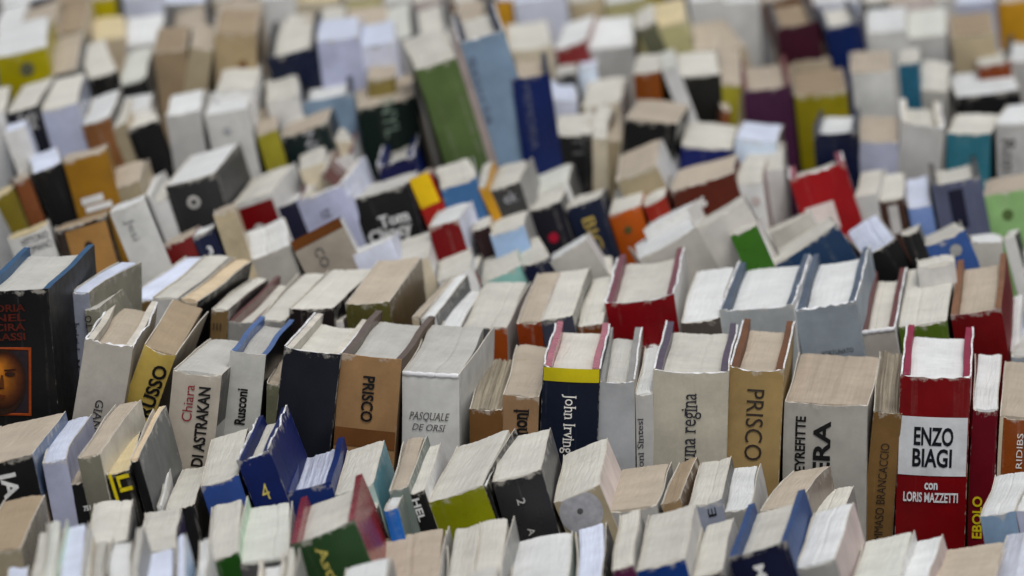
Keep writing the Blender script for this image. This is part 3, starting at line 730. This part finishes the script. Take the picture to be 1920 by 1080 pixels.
F|P|C|white2|white|437 384 510 360 482 328|white spine with a square red label|O:488:430:12:palegrey;B:384:430:red1:.06:.96
F|H|W|navyp|navyp|517 392 562 372 540 342|thin navy spine right of the red labelled one|b:redbrown2
F|J|W|lavender|lavwhite|555 376 641 344 600 322|lavender spine with torn white top|w:1;T:IZ:h:612:400:18:14:dark2
F|P|L|lavender|lavwhite|644 368 662 360 668 322|narrow lavender book between torn lavender and white lettered black ones
F|P|G|black|lavwhite|657 374 762 343 678 348|black spine with two big white words left of a flame coloured one|T:Tom:hs:736:410:62:20:white;T:Clancy:hs:730:436:88:22:white
F|P|T|flame|red5|763 342 803 325 768 332|spine shading from yellow to scarlet beside the black lettered one|B:330:395:yellow3:.02:.9
F|P|W|red5|lavwhite|800 426 857 411 832 380|square dark red spine with white top and pale cover|dy:-.09
F|P|C|blue8|blue8|828 352 895 330 818 316|medium blue spine with pinkish top right of the scarlet one
F|P|C|amber|amber|897 350 914 342 905 310|thin amber spine left of the dark grey one
F|P|C|dgrey2|grey|916 358 972 340 930 316|dark grey spine with pale marks, centre|T:ek:h:955:372:26:16:greydisc
F|P|M|white|dgrey|976 372 1066 342 990 312|grey white block lying above the red dotted book|dy:.09
F|P|C|ltblue2|grey|920 440 984 420 935 400|pale blue spine with cream top, centre|dy:-.09
F|P|C|maroonk|cream2|886 432 918 420 898 398|small dark maroon spine between scarlet and pale blue ones|dy:-.07
F|P|C|inkblue|dgrey|993 394 1054 374 1002 368|blue black spine with a red dot|O:1042:444:10:reddot
F|P|C|navygold|navygold|1060 390 1125 368 1068 374|navy spine with ornate gold lettering|T:BIG:d:1112:438:60:24:gold2
F|P|C|orange4|orange4|1143 402 1202 384 1160 352|bright orange spine with a dark emblem, centre right|O:1180:430:8:olive
F|P|C|redor|redor|1202 386 1243 369 1214 352|small red orange spine right of the bright orange one
F|P|W|white|white|1205 432 1288 392 1230 405|white book with ragged cover right of the bright orange spine|dy:-.08
F|P|T|brickred|brickred|1258 358 1376 322 1266 322|wide brick red spine with a small white figure|T:6:h:1318:378:16:18:white
F|P|C|white|pinkgrey|1384 345 1432 340 1390 300|pale spine with pink figure left of the big red one|O:1418:377:9:pinkgrey
F|J|C|red6|redboard|1480 335 1582 303 1478 313|big scarlet spine with torn pale patch, right|b:pinkboard;B:385:440:whitepink:.1:.62
F|P|C|white2|white|1604 368 1645 362 1612 322|tall narrow white book right of the big scarlet spine
F|P|C|brownfr|darkbrown|1650 376 1696 368 1655 330|brown spine with white panel, right|B:385:440:palegrey:.3:.7
F|P|L|blue9|blue9|1700 390 1744 382 1692 338|soft blue spine with bright lavender top, right
F|H|C|slate2|slate2|1746 348 1838 330 1740 306|slate blue spine with dark brown boards, right|b:darkbrown;B:355:430:navyp:.3:.6
F|P|T|greenl|greenl|1846 366 1935 350 1850 338|light green spine at the right edge|O:1892:402:11:greenm
G|P|C|navyG|navyG|14 212 70 195 36 160|black navy spine with white printed emblem, far left|T:DEI:h:54:222:34:16:palegrey;T:NA:h:58:238:32:14:palegrey
G|P|L|white|lav|4 250 44 244 12 214|white lavender book low in front of the black navy spine|dy:-.05
G|P|C|lavgrey2|lavgrey|78 208 146 190 98 152|pale blue grey spine with cream top, left
G|P|W|tanrust|dgrey|150 235 204 222 164 184|rusty tan spine with white top, left
G|P|C|greytan2|tan|206 240 236 232 222 195|beige narrow book left of a black square spine
G|P|C|blackF|dark|241 242 302 223 232 222|black square spine with cream top, left
G|P|W|greyspine3|white|309 216 372 210 316 178|plain light grey spine right of the black square one
G|P|W|white2|white|384 216 464 205 392 172|tall whitish spine with a small grey emblem|O:426:246:8:greydisc
G|P|T|yellow4|dark|482 252 521 243 492 205|mustard yellow narrow spine left of a dark green one
G|P|T|dkgreen2|dark|524 258 612 228 536 218|dark green spine with white emblem, upper left|T:NE:d:582:270:44:24:greydisc
G|P|C|cream2|white|560 318 606 306 570 276|cream block with maroon edge behind the torn lavender book|dy:-.09
G|H|C|white|white|612 300 660 288 620 252|pale book with maroon board upright, upper left|b:redbrown2;dy:-.05
G|J|C|navyb|blue4|706 312 774 292 706 268|deep navy hardback with blue jacket below the dark green one|b:blue4;dy:-.06
G|P|C|greengr|dkgreen|776 132 852 108 768 76|tall leaf green spine standing above its row|
G|J|C|ltblue3|dkgreen|862 80 942 64 856 28|tall powder blue spine with navy boards above its row|b:navy2;T:Storia:d:902:170:130:14:slate2
G|H|T|blue10|blue10|958 148 1030 143 958 105|tall royal blue spine with pale vertical lettering|b:navy2;T:MEMORIA:d:995:220:124:15:slate2
G|P|C|blackF|dgrey|1034 252 1106 256 1036 214|black spine with grey letters beside the royal blue one|T:TI:d:1080:270:40:22:dgrey
G|P|C|cream2|cream2|1108 258 1138 262 1112 196|narrow cream spine right of the black grey lettered one
G|P|T|tanlight|tan|1138 262 1164 264 1140 214|narrow tan spine left of a wide black one|dy:.04
G|P|T|blackF|dark|1170 222 1268 234 1186 184|wide black spine with large pinkish top
G|P|T|greytan2|white|1156 338 1232 312 1180 270|tan topped book with white cover above the orange spine|dy:-.10
G|P|C|navyroy|navyroy|1278 272 1374 280 1284 228|royal navy spine with cream top, right of centre
G|P|L|lavbright|grey|1378 258 1456 262 1382 226|bright lavender white square block, right of centre
G|P|C|white|white|1400 320 1470 312 1404 270|pale block below the bright lavender square|dy:-.08
G|H|W|navy3|navy3|1524 250 1606 247 1526 206|navy spine with crisp white top, upper right|b:navy3
G|P|T|lavgrey2|lavgrey|1614 264 1686 264 1616 216|pale lavender grey spine with peach top, upper right
G|J|C|greyspine3|white|1692 228 1770 230 1690 182|light grey spine with white jacket edges, upper right|w:1
G|P|C|tealG|tealG|1774 248 1856 248 1786 212|teal spine with cream top, upper right
G|P|W|greyspine3|grey|1862 232 1925 232 1870 196|grey spine with big dark letters at the right edge|T:Ron:ds:1887:292:66:26:dgrey
H|P|W|yellow5|yellow5|-12 108 86 86 2 50|bright yellow spine with white top at upper left|O:50:130:14:olived
H|P|T|blackF|dgrey|94 142 144 130 104 72|short black spine with peach top right of the yellow one
H|P|C|blackF|white|166 148 218 136 152 90|black spine with wide cream top, upper left
H|P|M|blackF|grey|222 160 272 146 230 100|black spine with narrow white top, upper left
H|P|B|tanwall|tanwall|290 98 352 92 298 52|plain tan spine at upper left, left of a darker tan one
H|P|B|tanwall2|tanwall|402 62 480 54 410 18|lighter tan spine with a dark round emblem|O:455:122:9:brown2
H|P|W|white|white|212 212 282 200 222 178|grey white low book behind the black square spine|dy:-.10
H|P|C|white|white|405 170 478 160 415 122|pale book with blurred grey print under the tan spine|dy:-.11
H|H|C|navy3|navy3|498 108 590 86 498 40|navy hardback with cream top, upper middle left|b:dark
H|P|L|lavender|lavwhite|592 78 672 66 600 40|lavender white spine right of the navy hardback
H|P|L|lavwhite|lavwhite|672 90 740 82 676 48|pale lavender book with a grey emblem, upper middle|O:705:80:10:greydisc;dy:.02
H|P|T|olivetan|tan|690 150 742 136 696 108|olive tan spine above the dark green lettered one|dy:-.055
H|H|W|ltblue3|ltblue3|566 190 660 180 564 138|light blue spine with white top and dark board, upper middle|b:dark;dy:-.09
H|P|C|white|white|500 190 560 178 502 142|whitish book left of the light blue one with dark board|dy:-.10
H|P|T|dkgreen3|dkgreen3|666 204 774 178 664 162|dark green spine with large pale letters and orange top|T:NYL:d:730:222:70:28:greensoft;dy:-.10
H|P|C|white|pinkgrey|770 128 850 108 764 78|cream block behind the tall leaf green spine
H|P|L|lavwhite|white|1036 186 1086 182 1038 150|lavender white block right of the royal blue spine
H|P|C|cream2|white|1088 200 1160 192 1092 150|cream topped book, upper centre
H|P|C|rust2|rust2|1186 138 1236 128 1192 104|small rust orange spine, upper centre
H|P|M|white|white|1240 132 1268 126 1236 100|white curved booklet right of the rust orange spine
H|P|C|blackG|darkbrown|1274 142 1348 130 1270 100|black spine with cream top, upper right of centre
H|P|T|yellow4|tan|1352 158 1392 154 1340 90|tan topped narrow book with mustard spine
H|H|T|purple2|darkbrown|1392 168 1482 162 1378 112|plum purple spine with peach top, upper right|b:redbrown2
H|P|B|yellow6|black|1492 180 1590 172 1484 138|acid yellow spine with brownish top, upper right
H|P|T|white2|white|1598 138 1676 132 1594 98|whitish speckled spine with tan top, upper right
H|P|C|petrol|petrol|1682 120 1720 114 1682 92|small petrol blue spine, upper right
H|P|C|greyspine4|dgrey|1724 166 1780 166 1718 112|grey narrow book left of a wide black one, upper right
H|P|W|blackF|grey|1792 182 1912 178 1784 142|wide black spine with white top, upper right corner
I|P|W|white|white|-10 54 40 44 0 14|pale block at upper left corner
I|P|T|tan|tan|46 58 104 46 56 18|tan topped book at upper left corner
I|P|B|greytan2|tan|104 64 156 54 110 10|grey tan book at upper left
I|P|Y|tan|tan|172 76 234 62 176 36|peach topped book below a yellow spine at upper left
I|P|W|palegrey|white|236 84 306 72 242 34|white topped book at upper left left of black strip
I|H|T|blackF|darkbrown|318 78 398 58 316 12|black spine with tan top and brown board, upper left|b:darkbrown
I|P|T|greytan2|tan|400 48 482 36 404 4|greyish tan book at the top edge, left
I|P|C|dgrey2|grey|598 56 646 44 600 16|small dark grey spine near the top edge
I|P|T|cream2|white|646 66 724 54 650 16|tan cream book near top edge, left of centre
I|P|M|greyspine3|dgrey|726 80 772 68 728 18|grey white slanted book near top edge
I|H|C|greyspine3|white|778 66 846 52 774 8|pale hardback with dark board near the top edge|b:dgrey
I|P|T|pinkgrey|tan|850 48 900 38 850 4|pinkish book behind the tall powder blue spine
I|P|C|cream2|white|956 94 1036 84 952 48|cream book behind the royal blue spine
I|P|W|redsoft|redsoft|1040 94 1098 76 1042 44|soft red strip spine with white top, upper centre
I|P|G|dgrey2|grey|1046 142 1084 136 1046 110|dark grey low book right of the royal blue spine|dy:-.07
I|P|L|lavbright|white|1082 124 1116 118 1084 100|small bright lavender block, upper centre|dy:-.04
I|P|W|greyspine3|tan|1102 92 1190 82 1106 36|pale grey speckled book, upper centre
I|P|C|olived|paleyellow|1194 54 1230 48 1196 24|dark olive spine with yellowish cover, upper centre
I|P|Y|paleyellow|paleyellow|1232 50 1288 44 1230 6|pale yellow spine, upper right of centre
I|P|T|tanlight|redbrown2|1300 92 1346 88 1286 44|tan book with maroon side, upper right
I|P|T|tan|tan|1352 96 1400 90 1340 44|peach tan book left of the plum spine
I|H|B|maroon|maroon|1454 50 1532 36 1442 0|maroon spine with tan top, upper right|b:darkbrown
I|H|C|blue11|blue11|1546 52 1614 38 1540 10|deep blue spine with cream top near upper right|b:navy3
I|P|W|white2|white|1624 62 1700 58 1620 18|whitish speckled book near upper right
I|P|M|greyspine3|white|1702 70 1776 66 1696 20|light grey book right of the whitish speckled one
I|P|B|tanlight|tan|1780 70 1862 62 1776 30|tan topped book near the upper right corner
I|P|C|rust3|rust3|1832 124 1892 116 1830 104|rust red oval looking spine near upper right corner|dy:-.09
I|H|W|greyspine3|grey|1880 110 1940 104 1876 64|pale hardback with dark board at upper right edge|b:dark;dy:-.06
J|P|W|navy2|navy|-6 12 98 -4 0 -20|navy strip spine at the top left corner
J|P|B|greytan2|tan|104 4 160 -8 110 -40|tan book cut by the top edge, left
J|P|T|yellow7|olived|172 -2 218 -10 176 -40|bright yellow spine at the top edge, left
J|P|L|lavwhite|grey|232 -4 306 -14 236 -50|lavender white spine at the top edge, left
J|P|L|grey|grey|310 6 392 -8 314 -40|grey violet book at the top edge, left
J|P|W|white|dark|480 0 552 -12 484 -44|white grey book at the top edge, left of centre
J|P|Y|cream2|olived|556 4 640 -8 560 -40|cream yellow book at the top edge
J|P|T|paleyellow|tan|644 0 716 -12 648 -44|pale straw book at the top edge
J|P|C|brownband|darkbrown|846 4 890 -4 848 -36|brown spine at the top edge, centre
J|P|L|amber|white|928 -2 958 -6 930 -40|small amber spine at the top edge, centre
J|P|L|lavwhite|dark|962 6 1060 -8 966 -36|white lavender book at the top edge, centre
J|P|C|tanlight|tan|1066 4 1128 -4 1068 -40|straw coloured book at the top edge, right of centre
J|P|W|paleyellow|yellow7|1132 6 1210 -4 1134 -40|straw yellow book at the top edge, right
J|P|W|white|white|1290 2 1352 -6 1288 -40|light grey book at the top edge, right
J|P|W|white|white|1356 4 1424 -4 1354 -40|bright white book at the top edge, right
J|P|C|dark|white|1618 4 1660 -2 1614 -40|dark spine at the top edge near the right
J|P|T|whitepink|white|1664 6 1750 -2 1660 -40|pinkish white book at the top edge, right
J|P|L|lavgrey2|dgrey|1790 6 1866 -2 1786 -40|pale lavender book near the top right corner
J|P|T|amber|darkbrown|1870 4 1926 -2 1866 -40|amber book in the top right corner
H|P|T|greytan2|tan|355 88 398 84 362 44|greyish tan narrow spine left of the one with a round emblem
I|P|B|tan|tan|1468 112 1572 106 1462 76|wide brownish block behind the acid yellow spine
I|P|C|tan|white|1596 110 1640 104 1590 78|cream narrow book behind the speckled upper right one
I|P|C|white2|pinkgrey|520 66 560 60 520 28|whitish narrow book behind the navy hardback, upper middle
I|P|T|greytan2|tan|562 62 596 56 562 26|tan narrow book left of a small dark grey one near the top
J|P|C|tan|tan|400 2 436 -4 402 -40|tan narrow book at the top edge, upper left
J|P|T|dgrey|grey|440 4 476 -4 442 -40|dark grey narrow book at the top edge, upper left
J|P|W|white2|white|720 2 772 -6 722 -40|whitish book at the top edge left of the powder blue one
J|P|C|pinkgrey|tan|776 2 840 -6 778 -40|pinkish grey book at the top edge behind the green one
J|P|T|brownband|darkbrown|1428 6 1520 -6 1424 -40|brown edged book at the top edge behind the maroon one
J|P|W|lavwhite|white|1524 6 1612 -4 1520 -40|pale lavender book at the top edge behind the deep blue one
J|P|C|palegrey|white|1754 4 1786 0 1750 -40|pale grey narrow book at the top edge near the right
G|P|C|cream2|tan|624 262 664 254 626 226|cream block in front of the light blue dark boarded one|dy:.0
H|P|M|white|white|118 210 140 204 124 176|narrow pale book left of the white topped rusty one|dy:-.1
H|P|B|darkbrown|darkbrown|1479 178 1491 176 1464 122|dark brown thin book between plum and acid yellow spines|dy:.05
G|P|C|redbrown2|redbrown2|1096 234 1107 232 1098 200|thin maroon book just above the black one with grey letters|dy:.05
H|P|T|rustd|rustd|1352 206 1368 204 1336 160|thin rusty book left of the plum spine|dy:-.04
H|P|C|white|pinkgrey|402 206 412 205 404 170|thin pinkish book behind the tall whitish one with grey emblem|dy:-.06
F|P|W|white|white|268 372 282 366 290 328|thin white book left of the charcoal spine with a ring
G|P|C|redbrown|redbrown|598 330 612 324 604 292|thin maroon book standing behind the torn lavender spine|dy:-.11
G|P|C|white|grey|-44 216 8 206 -32 168|pale book at the left edge beside the black navy spine
"""

LINES = [l for l in DATA.strip().split('\n') if l.strip()]
for i, l in enumerate(LINES):
    build(l, i)
import os
if os.environ.get('BOOKSTATS'):
    for s in STATS: print(s)
